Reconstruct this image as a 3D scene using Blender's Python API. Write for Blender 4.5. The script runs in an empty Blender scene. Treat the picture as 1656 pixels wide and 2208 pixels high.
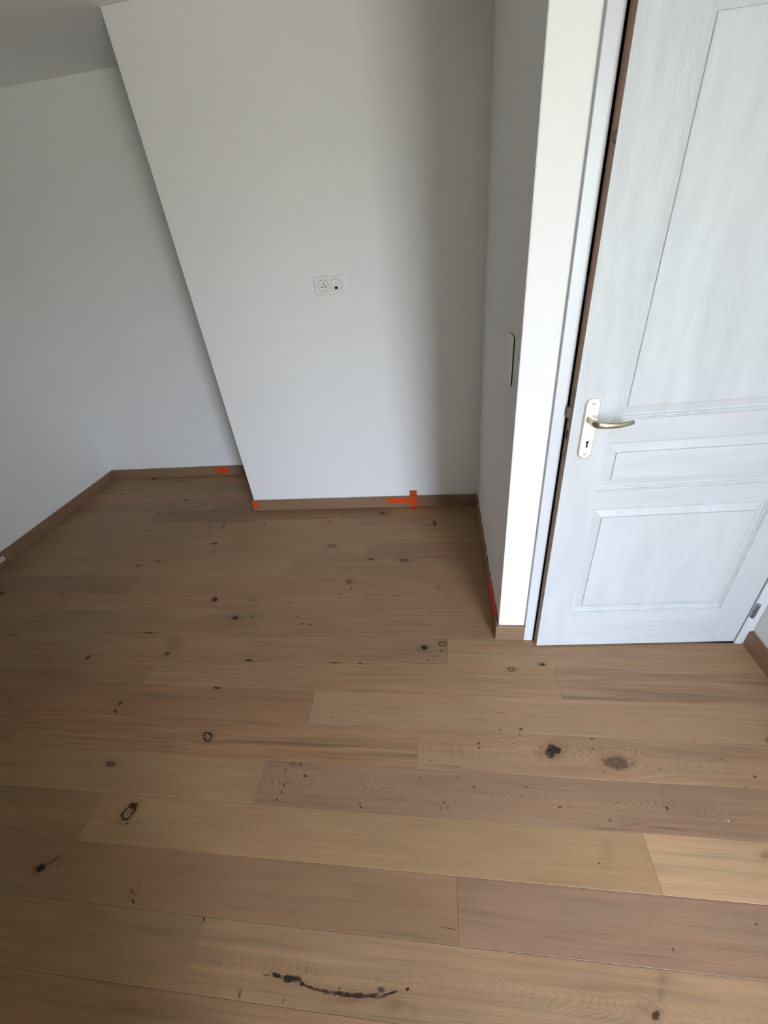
import bpy, bmesh, math, random
from mathutils import Vector, Matrix
# ---------------------------------------------------------------- camera, daylight, exposure
SC = bpy.context.scene
COL = SC.collection
H = 1.525                                    # height of the lens above the floor (m)
FPX = 900.741                                # focal length in pixels of the 1656 px wide frame
RC = Matrix(((0.99049557, 0.02403807, 0.13542785),
             (0.09962093, 0.55351761, -0.82685787),
             (-0.09483777, 0.8324905, 0.54586204)))
cam_data = bpy.data.cameras.new('camera')
cam_data.sensor_fit = 'HORIZONTAL'
cam_data.sensor_width = 36.0
cam_data.lens = 36.0 * FPX / 1656.0
cam_data.clip_start = 0.02
camera = bpy.data.objects.new('camera', cam_data)
camera.matrix_world = Matrix.Translation((0, 0, H)) @ RC.to_4x4()
COL.objects.link(camera)
SC.camera = camera

SKY_STRENGTH = 9.0
world = bpy.data.worlds.new('daylight')
SC.world = world
world.use_nodes = True
wn = world.node_tree
for n in list(wn.nodes):
    wn.nodes.remove(n)
w_out = wn.nodes.new('ShaderNodeOutputWorld')
w_bg = wn.nodes.new('ShaderNodeBackground')
w_tc = wn.nodes.new('ShaderNodeTexCoord')
w_sep = wn.nodes.new('ShaderNodeSeparateXYZ')
w_ramp = wn.nodes.new('ShaderNodeValToRGB')
w_map = wn.nodes.new('ShaderNodeMapRange')
w_map.inputs[1].default_value = -1.0
w_map.inputs[2].default_value = 1.0
cr = w_ramp.color_ramp                        # bright hazy sky over green-grey surroundings
cr.elements[0].position = 0.0
cr.elements[0].color = (0.24, 0.24, 0.225, 1)
cr.elements[1].position = 0.49
cr.elements[1].color = (0.35, 0.365, 0.325, 1)
e = cr.elements.new(0.56); e.color = (0.76, 0.87, 1.06, 1)
e = cr.elements.new(1.0); e.color = (0.60, 0.76, 1.08, 1)
wn.links.new(w_tc.outputs['Generated'], w_sep.inputs[0])
wn.links.new(w_sep.outputs['Z'], w_map.inputs[0])
wn.links.new(w_map.outputs[0], w_ramp.inputs[0])
wn.links.new(w_ramp.outputs[0], w_bg.inputs['Color'])
w_bg.inputs['Strength'].default_value = SKY_STRENGTH
wn.links.new(w_bg.outputs[0], w_out.inputs[0])

WIN = (0.80, 1.85, 0.06, 2.15)               # opening in the rear wall: x0, x1, z0, z1
REAR_Y = -1.65
BLOCK_X, BLOCK_Y = -0.10, -0.38                   # added unseen wall, blocks window light from the left floor
BAY_Y, BAY_X = -0.77, 2.05                    # the room widens to the right behind the camera
pl = bpy.data.lights.new('window_portal', 'AREA')
pl.shape = 'RECTANGLE'
pl.size = WIN[1] - WIN[0]
pl.size_y = WIN[3] - WIN[2]
pl.cycles.is_portal = True
po = bpy.data.objects.new('window_portal', pl)
po.location = ((WIN[0] + WIN[1]) / 2, REAR_Y - 0.06, (WIN[2] + WIN[3]) / 2)
po.rotation_euler = (math.radians(90), 0, 0)
COL.objects.link(po)

SC.view_settings.view_transform = 'Standard'
SC.view_settings.look = 'None'
SC.view_settings.gamma = 1.0
SC.view_settings.use_curve_mapping = False
SC.view_settings.exposure = 1.74

random.seed(7)
# ---------------------------------------------------------------- helpers
def lin(r, g, b):
    f = lambda c: c / 12.92 if c <= 0.04045 else ((c + 0.055) / 1.055) ** 2.4
    return (f(r / 255), f(g / 255), f(b / 255), 1.0)

def new_obj(name, bm, mats, parent=None, loc=None, smooth=False):
    me = bpy.data.meshes.new(name)
    bm.to_mesh(me)
    bm.free()
    for m in (mats if isinstance(mats, (list, tuple)) else [mats]):
        me.materials.append(m)
    if smooth:
        for p in me.polygons:
            p.use_smooth = True
    o = bpy.data.objects.new(name, me)
    COL.objects.link(o)
    if parent is not None:
        o.parent = parent
    if loc is not None:
        o.location = loc
    return o

def empty(name, loc=(0, 0, 0), rz=0.0):
    o = bpy.data.objects.new(name, None)
    o.empty_display_size = 0.1
    o.location = loc
    o.rotation_euler = (0, 0, rz)
    COL.objects.link(o)
    return o

def tag(o, label=None, cat=None, group=None, kind=None):
    if label: o['label'] = label
    if cat: o['category'] = cat
    if group: o['group'] = group
    if kind: o['kind'] = kind
    return o

def add_box(bm, x0, x1, y0, y1, z0, z1, bevel=0.0, segs=2, mat=0):
    vs = [bm.verts.new((x, y, z)) for x in (x0, x1) for y in (y0, y1) for z in (z0, z1)]
    idx = ((0, 1, 3, 2), (4, 6, 7, 5), (0, 4, 5, 1), (2, 3, 7, 6), (0, 2, 6, 4), (1, 5, 7, 3))
    fs = [bm.faces.new([vs[i] for i in f]) for f in idx]
    for f in fs: f.material_index = mat
    if bevel > 0:
        es = list({e for f in fs for e in f.edges})
        r = bmesh.ops.bevel(bm, geom=es, offset=bevel, segments=segs, profile=0.5, affect='EDGES', clamp_overlap=True)
        for f in r['faces']: f.material_index = mat
    return fs

def box(name, mats, dims, parent=None, bevel=0.0, segs=2):
    bm = bmesh.new()
    add_box(bm, *dims, bevel=bevel, segs=segs)
    return new_obj(name, bm, mats, parent)

def add_prism(bm, pts, axis, a0, a1, mat=0):
    """extrude the 2-D outline pts along axis ('x','y','z') from a0 to a1"""
    def P(p, a):
        if axis == 'x': return (a, p[0], p[1])
        if axis == 'y': return (p[0], a, p[1])
        return (p[0], p[1], a)
    A = [bm.verts.new(P(p, a0)) for p in pts]
    B = [bm.verts.new(P(p, a1)) for p in pts]
    n = len(pts)
    fs = [bm.faces.new((A[i], A[(i + 1) % n], B[(i + 1) % n], B[i])) for i in range(n)]
    fs.append(bm.faces.new(A[::-1])); fs.append(bm.faces.new(B))
    for f in fs: f.material_index = mat
    bmesh.ops.recalc_face_normals(bm, faces=fs)
    return fs

def add_rings(bm, rings, cap0=True, cap1=True):
    R = [[bm.verts.new(p) for p in r] for r in rings]
    n = len(R[0]); fs = []
    for a, b in zip(R[:-1], R[1:]):
        for i in range(n):
            fs.append(bm.faces.new((a[i], a[(i + 1) % n], b[(i + 1) % n], b[i])))
    if cap0: fs.append(bm.faces.new(R[0][::-1]))
    if cap1: fs.append(bm.faces.new(R[-1]))
    bmesh.ops.recalc_face_normals(bm, faces=fs)
    return fs

def circle(c, r, axis, n=24, squash=1.0):
    out = []
    for i in range(n):
        a = 2 * math.pi * i / n
        u, v = r * math.cos(a), r * math.sin(a) * squash
        if axis == 'x': out.append((c[0], c[1] + u, c[2] + v))
        elif axis == 'y': out.append((c[0] + u, c[1], c[2] + v))
        else: out.append((c[0] + u, c[1] + v, c[2]))
    return out

def lathe(name, mat, prof, c, axis, sign, parent=None, n=28, smooth=True):
    """prof: (radius, height) pairs along sign*axis from the point c"""
    rings = []
    for r, h in prof:
        cc = list(c); cc['xyz'.index(axis)] += sign * h
        rings.append(circle(cc, max(r, 1e-5), axis, n))
    bm = bmesh.new()
    add_rings(bm, rings)
    o = new_obj(name, bm, mat, parent)
    return o

def sweep_rings(path, radii, n=16):
    """rings of an ellipse (ra sideways, rb up) swept along a path"""
    out = []
    P = [Vector(p) for p in path]
    for i, p in enumerate(P):
        t = (P[min(i + 1, len(P) - 1)] - P[max(i - 1, 0)]).normalized()
        up = Vector((0, 0, 1))
        s = t.cross(up).normalized()
        u = s.cross(t).normalized()
        ra, rb = radii[i]
        out.append([tuple(p + s * (ra * math.cos(2 * math.pi * k / n)) + u * (rb * math.sin(2 * math.pi * k / n))) for k in range(n)])
    return out

# ---------------------------------------------------------------- node helpers
class NT:
    def __init__(self, name):
        self.m = bpy.data.materials.new(name)
        self.m.use_nodes = True
        self.t = self.m.node_tree
        self.b = self.t.nodes['Principled BSDF']
    def n(self, kind, **kw):
        nd = self.t.nodes.new(kind)
        for k, v in kw.items(): setattr(nd, k, v)
        return nd
    def put(self, sock, v):
        if isinstance(v, (int, float)): sock.default_value = v
        elif isinstance(v, (tuple, list, Vector)): sock.default_value = tuple(v)
        else: self.t.links.new(v, sock)
    def math(self, op, a, b=None, c=None, clamp=False):
        nd = self.n('ShaderNodeMath', operation=op, use_clamp=clamp)
        self.put(nd.inputs[0], a)
        if b is not None: self.put(nd.inputs[1], b)
        if c is not None: self.put(nd.inputs[2], c)
        return nd.outputs[0]
    def comb(self, x, y, z=0.0):
        nd = self.n('ShaderNodeCombineXYZ')
        for i, v in enumerate((x, y, z)): self.put(nd.inputs[i], v)
        return nd.outputs[0]
    def noise(self, vec, scale, detail=3.0, rough=0.55, dist=0.0, dim='3D'):
        nd = self.n('ShaderNodeTexNoise', noise_dimensions=dim)
        self.put(nd.inputs['Vector'], vec)
        nd.inputs['Scale'].default_value = scale
        nd.inputs['Detail'].default_value = detail
        nd.inputs['Roughness'].default_value = rough
        nd.inputs['Distortion'].default_value = dist
        return nd.outputs[0]
    def maprange(self, v, a, b, c=0.0, d=1.0, smooth=False):
        nd = self.n('ShaderNodeMapRange', interpolation_type='SMOOTHSTEP' if smooth else 'LINEAR')
        self.put(nd.inputs[0], v)
        for i, q in enumerate((a, b, c, d)): self.put(nd.inputs[i + 1], q)
        return nd.outputs[0]
    def mix(self, f, a, b, mode='MIX'):
        nd = self.n('ShaderNodeMix', data_type='RGBA', blend_type=mode)
        nd.clamp_factor = True
        self.put(nd.inputs[0], f); self.put(nd.inputs[6], a); self.put(nd.inputs[7], b)
        return nd.outputs[2]
    def bump(self, h, strength, dist, normal=None):
        nd = self.n('ShaderNodeBump')
        nd.inputs['Strength'].default_value = strength
        nd.inputs['Distance'].default_value = dist
        self.put(nd.inputs['Height'], h)
        if normal is not None: self.put(nd.inputs['Normal'], normal)
        return nd.outputs[0]
    def pos(self):
        nd = self.n('ShaderNodeTexCoord')
        s = self.n('ShaderNodeSeparateXYZ')
        self.t.links.new(nd.outputs['Object'], s.inputs[0])
        return nd.outputs['Object'], s.outputs[0], s.outputs[1], s.outputs[2]

def simple(name, col, rough=0.5, metal=0.0, spec=0.5, noise_amt=0.0, noise_scale=40.0, bump=0.0, bscale=300.0):
    m = NT(name)
    m.b.inputs['Roughness'].default_value = rough
    m.b.inputs['Metallic'].default_value = metal
    m.b.inputs['Specular IOR Level'].default_value = spec
    v, x, y, z = m.pos()
    if noise_amt > 0:
        f = m.maprange(m.noise(v, noise_scale), 0.3, 0.7)
        a = tuple(c * (1 - noise_amt) for c in col[:3]) + (1,)
        b = tuple(min(1, c * (1 + noise_amt)) for c in col[:3]) + (1,)
        m.put(m.b.inputs['Base Color'], m.mix(f, a, b))
    else:
        m.b.inputs['Base Color'].default_value = col
    if bump > 0:
        m.put(m.b.inputs['Normal'], m.bump(m.noise(v, bscale), bump, 0.0006))
    return m.m

M_WALL = simple('white_wall_paint', lin(239, 238, 235), 0.9, spec=0.2, noise_amt=0.006, noise_scale=2.0, bump=0.25, bscale=450)
M_CEIL = simple('white_ceiling_paint', lin(243, 243, 241), 0.95, spec=0.1, bump=0.3, bscale=350)
M_FRAME = simple('white_gloss_frame_paint', lin(212, 215, 217), 0.35, spec=0.5, bump=0.08, bscale=200)
M_SOCKET = simple('white_plastic', lin(236, 234, 230), 0.35, spec=0.5)
M_BLACK = simple('black_rubber', (0.004, 0.004, 0.004, 1), 0.9, spec=0.1)
M_DARK = simple('dark_hole', (0.006, 0.005, 0.005, 1), 0.8, spec=0.1)
M_GROOVE = simple('grey_groove', lin(150, 146, 142), 0.6)
M_METAL = simple('champagne_aluminium', lin(244, 240, 224), 0.42, metal=1.0, noise_amt=0.02, noise_scale=300)
M_LEVER = simple('satin_champagne_lever', lin(206, 198, 176), 0.24, metal=1.0, noise_amt=0.02, noise_scale=300)
M_STEEL = simple('zinc_steel', lin(168, 172, 180), 0.35, metal=1.0)
M_LATCH = simple('pale_nickel', lin(226, 222, 212), 0.3, metal=1.0)
M_FACE = simple('brown_bronzed_steel', lin(128, 106, 92), 0.45, metal=0.6)
M_TAPE = simple('orange_tape', lin(206, 74, 26), 0.55, spec=0.3, noise_amt=0.12, noise_scale=90, bump=0.15, bscale=500)
M_BLUE = simple('blue_plastic', lin(40, 70, 190), 0.4)
M_PAPER = simple('white_paper', lin(232, 230, 226), 0.7)
M_INK = simple('grey_ink', lin(120, 120, 122), 0.7)
M_CAULK = simple('white_filler', lin(226, 222, 214), 0.8, bump=0.5, bscale=600)
M_SHADOWGAP = simple('dark_joint', lin(40, 33, 28), 0.9, spec=0.1)
M_SLAB = simple('grey_screed', lin(90, 84, 78), 0.95)
M_SCUFF = simple('grey_scuff', lin(158, 162, 172), 0.6)
M_WINFRAME = simple('white_pvc', lin(235, 236, 238), 0.35)

def wood_base(name, base, dark, seed, along='x', streak=1.0, cathedral=0.0, knots=(), rough=0.46, red=None, scale=1.0, spec=0.4):
    """oak: grain runs along one object axis and bends round the knots.
    knots: (x, y, rx, ry, angle, strength, kind)  kind 0 dark, 1 ring, 2 soft stain, 3 grey-black heart"""
    m = NT(name)
    v, X, Y, Z = m.pos()
    if along == 'x': ax, ay = X, Y
    elif along == 'xz': ax, ay = X, Z
    elif along == 'yz': ax, ay = Y, Z
    elif along == 'z': ax, ay = Z, m.math('ADD', X, Y)
    vv = ay
    facs = []
    def wobble(fr, amp):
        wb = m.noise(m.comb(m.math('MULTIPLY', ax, fr), m.math('MULTIPLY', ay, fr), seed), 1.0, 3.0)
        return m.maprange(wb, 0.25, 0.75, -amp, amp)
    wob_s = wobble(90.0, 0.45) if knots else None
    wob_b = wobble(38.0, 0.42) if any(k[3] > 0.006 for k in knots) else None
    for (kx, ky, rx, ry, ang, st, kind) in knots:
        dx = m.math('SUBTRACT', ax, kx)
        dy = m.math('SUBTRACT', ay, ky)
        if abs(ang) > 0.01:
            c, s = math.cos(ang), math.sin(ang)
            ex = m.math('ADD', m.math('MULTIPLY', dx, c), m.math('MULTIPLY', dy, s))
            ey = m.math('SUBTRACT', m.math('MULTIPLY', dy, c), m.math('MULTIPLY', dx, s))
        else:
            ex, ey = dx, dy
        q = m.math('ADD', m.math('POWER', m.math('ABSOLUTE', m.math('DIVIDE', ex, rx)), 2.0),
                   m.math('POWER', m.math('ABSOLUTE', m.math('DIVIDE', ey, ry)), 2.0))
        d = m.math('SQRT', q)
        if ry > 0.006 and kind != 2:                          # the grain flows round the big ones
            R2 = (ry * 1.5) ** 2
            dd = m.math('ADD', m.math('MULTIPLY', m.math('MULTIPLY', dx, dx), 0.22), m.math('MULTIPLY', dy, dy))
            bend = m.math('DIVIDE', m.math('MULTIPLY', dy, R2), m.math('ADD', dd, R2 * 0.5))
            vv = m.math('SUBTRACT', vv, bend)
        dn = m.math('ADD', d, wob_b if ry > 0.006 else wob_s)
        if kind in (0, 1) and st > 0.7 and ry > 0.0035:
            facs.append(m.maprange(m.math('ADD', d, wob_b if ry > 0.006 else wob_s), 0.6, 2.6, 0.26 * st, 0.0, True))
        if kind == 1:
            ring = m.maprange(m.math('ABSOLUTE', m.math('SUBTRACT', dn, 0.85)), 0.0, 0.42, st, 0.0, True)
            core = m.maprange(dn, 0.5, 1.1, 0.35 * st, 0.0, True)
            f = m.math('MAXIMUM', ring, core)
        elif kind == 2:
            f = m.maprange(d, 0.0, 1.3, st, 0.0, True)
        elif kind == 3:
            f = m.math('MAXIMUM', m.maprange(dn, 0.5, 1.3, st, 0.0, True), m.maprange(dn, 0.4, 2.4, 0.36 * st, 0.0, True))
        else:
            f = m.maprange(dn, 0.45, 1.25, st, 0.0, True)
        facs.append(f)
    lo = m.noise(m.comb(m.math('MULTIPLY', ax, 1.1 * scale), m.math('MULTIPLY', vv, 7.0 * scale), seed * 1.7), 1.0, 2.0)
    vw = m.math('ADD', vv, m.math('MULTIPLY', m.math('SUBTRACT', lo, 0.5), 0.035))
    s1 = m.noise(m.comb(m.math('MULTIPLY', ax, 2.2 * scale), m.math('MULTIPLY', vw, 75.0 * scale), seed), 1.0, 4.0, 0.6)
    s2 = m.noise(m.comb(m.math('MULTIPLY', ax, 14.0), m.math('MULTIPLY', vw, 520.0), seed + 3), 1.0, 3.0, 0.6)
    pores = m.noise(m.comb(m.math('MULTIPLY', ax, 60.0), m.math('MULTIPLY', vw, 900.0), seed + 9), 1.0, 2.0)
    blotch = m.noise(m.comb(m.math('MULTIPLY', ax, 3.0), m.math('MULTIPLY', ay, 9.0), seed + 5), 1.0, 2.0)
    g = m.math('ADD', m.math('MULTIPLY', m.maprange(s1, 0.3, 0.7, -1, 1), 0.115 * streak),
               m.math('MULTIPLY', m.maprange(s2, 0.3, 0.7, -1, 1), 0.055))
    g = m.math('ADD', g, m.math('MULTIPLY', m.maprange(blotch, 0.3, 0.7, -1, 1), 0.06))
    g = m.math('ADD', g, m.maprange(pores, 0.62, 0.75, 0.0, -0.07))
    s3 = m.noise(m.comb(m.math('MULTIPLY', ax, 0.9), m.math('MULTIPLY', vw, 34.0), seed + 14), 1.0, 3.0, 0.6)
    g = m.math('SUBTRACT', g, m.maprange(s3, 0.55, 0.72, 0.0, 0.13 * streak))
    s4 = m.noise(m.comb(m.math('MULTIPLY', ax, 3.0), m.math('MULTIPLY', vw, 190.0), seed + 44), 1.0, 2.0, 0.6)
    g = m.math('SUBTRACT', g, m.maprange(s4, 0.62, 0.74, 0.0, 0.10 * streak))
    hgt = m.math('ADD', s2, m.math('MULTIPLY', s1, 0.5))
    if cathedral > 0:
        cw = m.noise(m.comb(m.math('MULTIPLY', ax, 5.0), m.math('MULTIPLY', ay, 24.0), seed + 21), 1.0, 2.0, 0.5)
        mid = m.noise(m.comb(m.math('MULTIPLY', ax, 1.6), seed, seed), 1.0, 1.0)
        vc = m.math('SUBTRACT', vv, m.math('MULTIPLY', m.math('SUBTRACT', mid, 0.5), 0.09))
        para = m.math('ADD', m.math('MULTIPLY', m.math('MULTIPLY', vc, vc), 75.0), m.math('MULTIPLY', ax, 0.9))
        para = m.math('ADD', para, m.math('MULTIPLY', cw, 0.14))
        sn = m.math('SINE', m.math('MULTIPLY', para, 290.0))
        ln = m.math('POWER', m.maprange(sn, -1, 1, 0, 1), 3.5)
        amp = m.maprange(m.noise(m.comb(m.math('MULTIPLY', ax, 2.0), m.math('MULTIPLY', ay, 9.0), seed + 31), 1.0, 1.0), 0.38, 0.62, 0.15, 1.0)
        ln = m.math('MULTIPLY', ln, amp)
        g = m.math('SUBTRACT', g, m.math('MULTIPLY', ln, 0.24 * cathedral))
        hgt = m.math('SUBTRACT', hgt, m.math('MULTIPLY', ln, 0.8 * cathedral))
    f = m.maprange(g, -0.3, 0.3, 0.0, 1.0)
    hue = m.maprange(m.noise(m.comb(m.math('MULTIPLY', ax, 2.4), m.math('MULTIPLY', vw, 10.0), seed + 70), 1.0, 2.0), 0.36, 0.64)
    brt = tuple(min(1.0, c * 1.34) for c in base[:3]) + (1,)
    drk = tuple(c * 0.64 for c in base[:3]) + (1,)
    if red: drk = tuple(c * q for c, q in zip(drk[:3], red)) + (1,)
    col = m.mix(f, drk, brt)
    tint = m.mix(hue, (1.028, 0.982, 0.965, 1), (0.98, 1.01, 0.995, 1))
    col = m.mix(1.0, col, tint, 'MULTIPLY')
    if facs:
        tot = facs[0]
        for q in facs[1:]: tot = m.math('MAXIMUM', tot, q)
        fine = m.maprange(m.noise(m.comb(m.math('MULTIPLY', ax, 160.0), m.math('MULTIPLY', ay, 220.0), seed), 1.0, 3.0), 0.3, 0.7, 0.72, 1.1)
        tot = m.math('MULTIPLY', tot, fine, clamp=True)
        sc = m.n('ShaderNodeVectorMath', operation='MULTIPLY')
        m.put(sc.inputs[0], col); sc.inputs[1].default_value = (0.36, 0.32, 0.31)
        col = m.mix(m.math('MULTIPLY', tot, 1.5, clamp=True), col, sc.outputs[0])
        col = m.mix(m.maprange(tot, 0.45, 0.9, 0.0, 1.0), col, dark)
        hgt = m.math('SUBTRACT', hgt, m.math('MULTIPLY', tot, 1.2))
    m.put(m.b.inputs['Base Color'], col)
    m.put(m.b.inputs['Roughness'], m.maprange(s2, 0.3, 0.7, rough - 0.04, rough + 0.06))
    m.b.inputs['Specular IOR Level'].default_value = spec
    m.put(m.b.inputs['Normal'], m.bump(hgt, 0.22, 0.0006))
    return m.m

OAK = lin(158, 125, 94)
M_BB = {}
for i, (nm, al) in enumerate((('x', 'xz'), ('y', 'yz'))):
    M_BB[nm] = wood_base('oak_baseboard_' + nm, lin(140, 110, 84), (0.03, 0.02, 0.012, 1), 11.0 + i, along=al, streak=0.7, rough=0.5)
M_CORE = wood_base('raw_wood_door_edge', lin(172, 140, 114), (0.03, 0.018, 0.01, 1), 5.0, along='z', streak=0.7,
                   knots=((1.66, 0.0, 0.012, 0.02, 0, 0.7, 1), (0.83, 0.0, 0.02, 0.008, 0, 0.5, 0), (0.30, 0.0, 0.015, 0.006, 0, 0.6, 0)), rough=0.7)

def door_white(name, along):
    """white paint over embossed wood grain"""
    m = NT(name)
    v, X, Y, Z = m.pos()
    a, b = (Z, X) if along == 'z' else (X, Z)
    lo = m.noise(m.comb(m.math('MULTIPLY', a, 1.6), m.math('MULTIPLY', b, 6.0), 3.3), 1.0, 2.0)
    bw = m.math('ADD', b, m.math('MULTIPLY', lo, 0.16))
    n1 = m.noise(m.comb(m.math('MULTIPLY', a, 16.0), m.math('MULTIPLY', bw, 330.0), 1.0), 1.0, 3.0, 0.6)
    n2 = m.noise(m.comb(m.math('MULTIPLY', a, 60.0), m.math('MULTIPLY', bw, 520.0), 8.0), 1.0, 2.0)
    h = m.math('ADD', m.maprange(n1, 0.42, 0.62), m.math('MULTIPLY', n2, 0.5))
    m.b.inputs['Base Color'].default_value = lin(206, 209, 210)
    m.b.inputs['Roughness'].default_value = 0.42
    m.b.inputs['Specular IOR Level'].default_value = 0.45
    m.put(m.b.inputs['Normal'], m.bump(h, 0.6, 0.0009))
    return m.m
M_DV = door_white('white_door_vertical_grain', 'z')
M_DH = door_white('white_door_horizontal_grain', 'x')

# ---------------------------------------------------------------- room shell
XL, XR = -2.81, 1.2245          # left and right wall faces
YF, YP, YC = 2.948, 2.381, 1.278  # far wall, protruding wall, door wall faces
XP, XC = -1.300, 0.236          # free corner of the protruding wall, face of the side wall
ZC = 2.402
T = 0.10

def wall(name, dims, label, bevel=0.0):
    o = box(name, M_WALL, dims, bevel=bevel, segs=2)
    return tag(o, label, 'wall', kind='structure')

wall('wall_left', (XL - T, XL, BLOCK_Y - T, YF + T, 0, ZC), 'white painted long wall on the left of the room')
wall('wall_back_left', (XL, XP + 0.05, YF, YF + T, 0, ZC), 'white painted recessed far wall at the left')
wall('wall_back_centre', (XP, XC + 0.02, YP, YF + T, 0, ZC), 'white painted wall jutting forward with the double wall socket', bevel=0.0015)
bm = bmesh.new()
add_prism(bm, [(XC, YC), (0.352, YC), (0.352, YC + 0.072), (XC + 0.075, YC + 0.072), (XC + 0.075, YP + 0.3), (XC, YP + 0.3)], 'z', 0, ZC)
es = [e_ for e_ in bm.edges if all(abs(v_.co.x - XC) < 1e-6 and abs(v_.co.y - YC) < 1e-6 for v_ in e_.verts)]
bmesh.ops.bevel(bm, geom=es, offset=0.0015, segments=2, affect='EDGES')
tag(new_obj('wall_side', bm, M_WALL), 'white painted side wall with the light switch, left of the door', 'wall', kind='structure')
wall('wall_right', (XR, XR + T, BAY_Y, YC + T, 0, ZC), 'white painted wall on the right of the door')
wall('wall_blocker', (XL, BLOCK_X, BLOCK_Y - T, BLOCK_Y, 0, ZC), 'added white wall behind the camera that shades the floor at the left')  # put in out of view to darken the floor at the left
wall('wall_blocker_side', (BLOCK_X - T, BLOCK_X, REAR_Y, BLOCK_Y - T, 0, ZC), 'added white side wall of the light-blocking wall behind the camera')  # joins the added wall to the window wall
wall('wall_bay_front', (XR + T, BAY_X, BAY_Y, BAY_Y + T, 0, ZC), 'white painted return wall behind the camera at the right')
wall('wall_bay_right', (BAY_X, BAY_X + T, REAR_Y - T, BAY_Y + T, 0, ZC), 'white painted right wall of the bay behind the camera')
# door wall: narrow strip left of the frame, strip over the frame, sliver right of it
bm = bmesh.new()
add_box(bm, 0.352, XR + 0.02, YC, YC + 0.072, 2.075, ZC)
add_box(bm, 1.2235, XR + 0.02, YC, YC + 0.072, 0, 2.075)
tag(new_obj('wall_front', bm, M_WALL), 'white painted wall around the door', 'wall', kind='structure')
# rear wall, behind the photographer, with the window opening
bm = bmesh.new()
ry0, ry1 = REAR_Y - T, REAR_Y
add_box(bm, BLOCK_X - T, WIN[0], ry0, ry1, 0, ZC)
add_box(bm, WIN[1], BAY_X, ry0, ry1, 0, ZC)
add_box(bm, WIN[0], WIN[1], ry0, ry1, WIN[3], ZC)
add_box(bm, WIN[0], WIN[1], ry0, ry1, 0, WIN[2])
tag(new_obj('wall_rear', bm, M_WALL), 'white painted wall behind the camera with a tall window', 'wall', kind='structure')
bm = bmesh.new()
fw = 0.045
add_box(bm, WIN[0], WIN[0] + fw, ry0 + 0.02, ry0 + 0.08, WIN[2], WIN[3])
add_box(bm, WIN[1] - fw, WIN[1], ry0 + 0.02, ry0 + 0.08, WIN[2], WIN[3])
add_box(bm, WIN[0] + fw, WIN[1] - fw, ry0 + 0.02, ry0 + 0.08, WIN[3] - fw, WIN[3])
add_box(bm, WIN[0] + fw, WIN[1] - fw, ry0 + 0.02, ry0 + 0.08, WIN[2], WIN[2] + fw)
tag(new_obj('window_1', bm, M_WINFRAME), 'white framed tall window behind the camera', 'window', kind='structure')
box_c = box('ceiling', M_CEIL, (XL - T, BAY_X + T, REAR_Y - T, YF + T, ZC, ZC + 0.1))
tag(box_c, 'flat white ceiling', 'ceiling', kind='structure')
# unlit passage behind the door
bm = bmesh.new()
add_box(bm, XC + 0.076, XR + T, 2.4, 2.45, 0, ZC)
add_box(bm, XR + 0.0, XR + T, YC + T, 2.4, 0, ZC)
tag(new_obj('wall_passage', bm, M_WALL), 'unlit wall of the passage behind the door', 'wall', kind='structure')

# ---------------------------------------------------------------- floor of oak planks
floor = box('floor', M_SLAB, (XL - T, BAY_X + T, REAR_Y - T, YF + T, -0.06, -0.0145))
tag(floor, 'oak plank floor with dark knots', 'floor', kind='structure')
PW, Y0 = 0.14, 0.428
ROWJ = {-9: [-1.3, 0.5], -8: [-2.0, -0.3], -7: [-0.9, 0.8], -6: [-1.9, 0.0], -5: [-1.2, 0.55], -4: [-2.1, -0.25],
        -3: [-1.5, 0.45], -2: [-2.2, -0.675], -1: [-1.75, 0.018], 0: [-1.191, 0.561], 1: [-2.1, -0.645],
        2: [-1.72, -0.103], 3: [-2.2, -0.529], 4: [-1.31, 0.4415], 5: [-1.83, 0.014], 6: [-2.25, -0.9], 7: [-2.06, -0.427],
        8: [-1.755, 0.002], 9: [-2.607, -0.868], 10: [-2.188, -0.44], 11: [-0.87], 12: [-1.62],
        13: [-2.073, -0.323], 14: [-1.4], 15: [-2.32], 16: [-1.75], 17: [-2.45, -1.5]}
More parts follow.
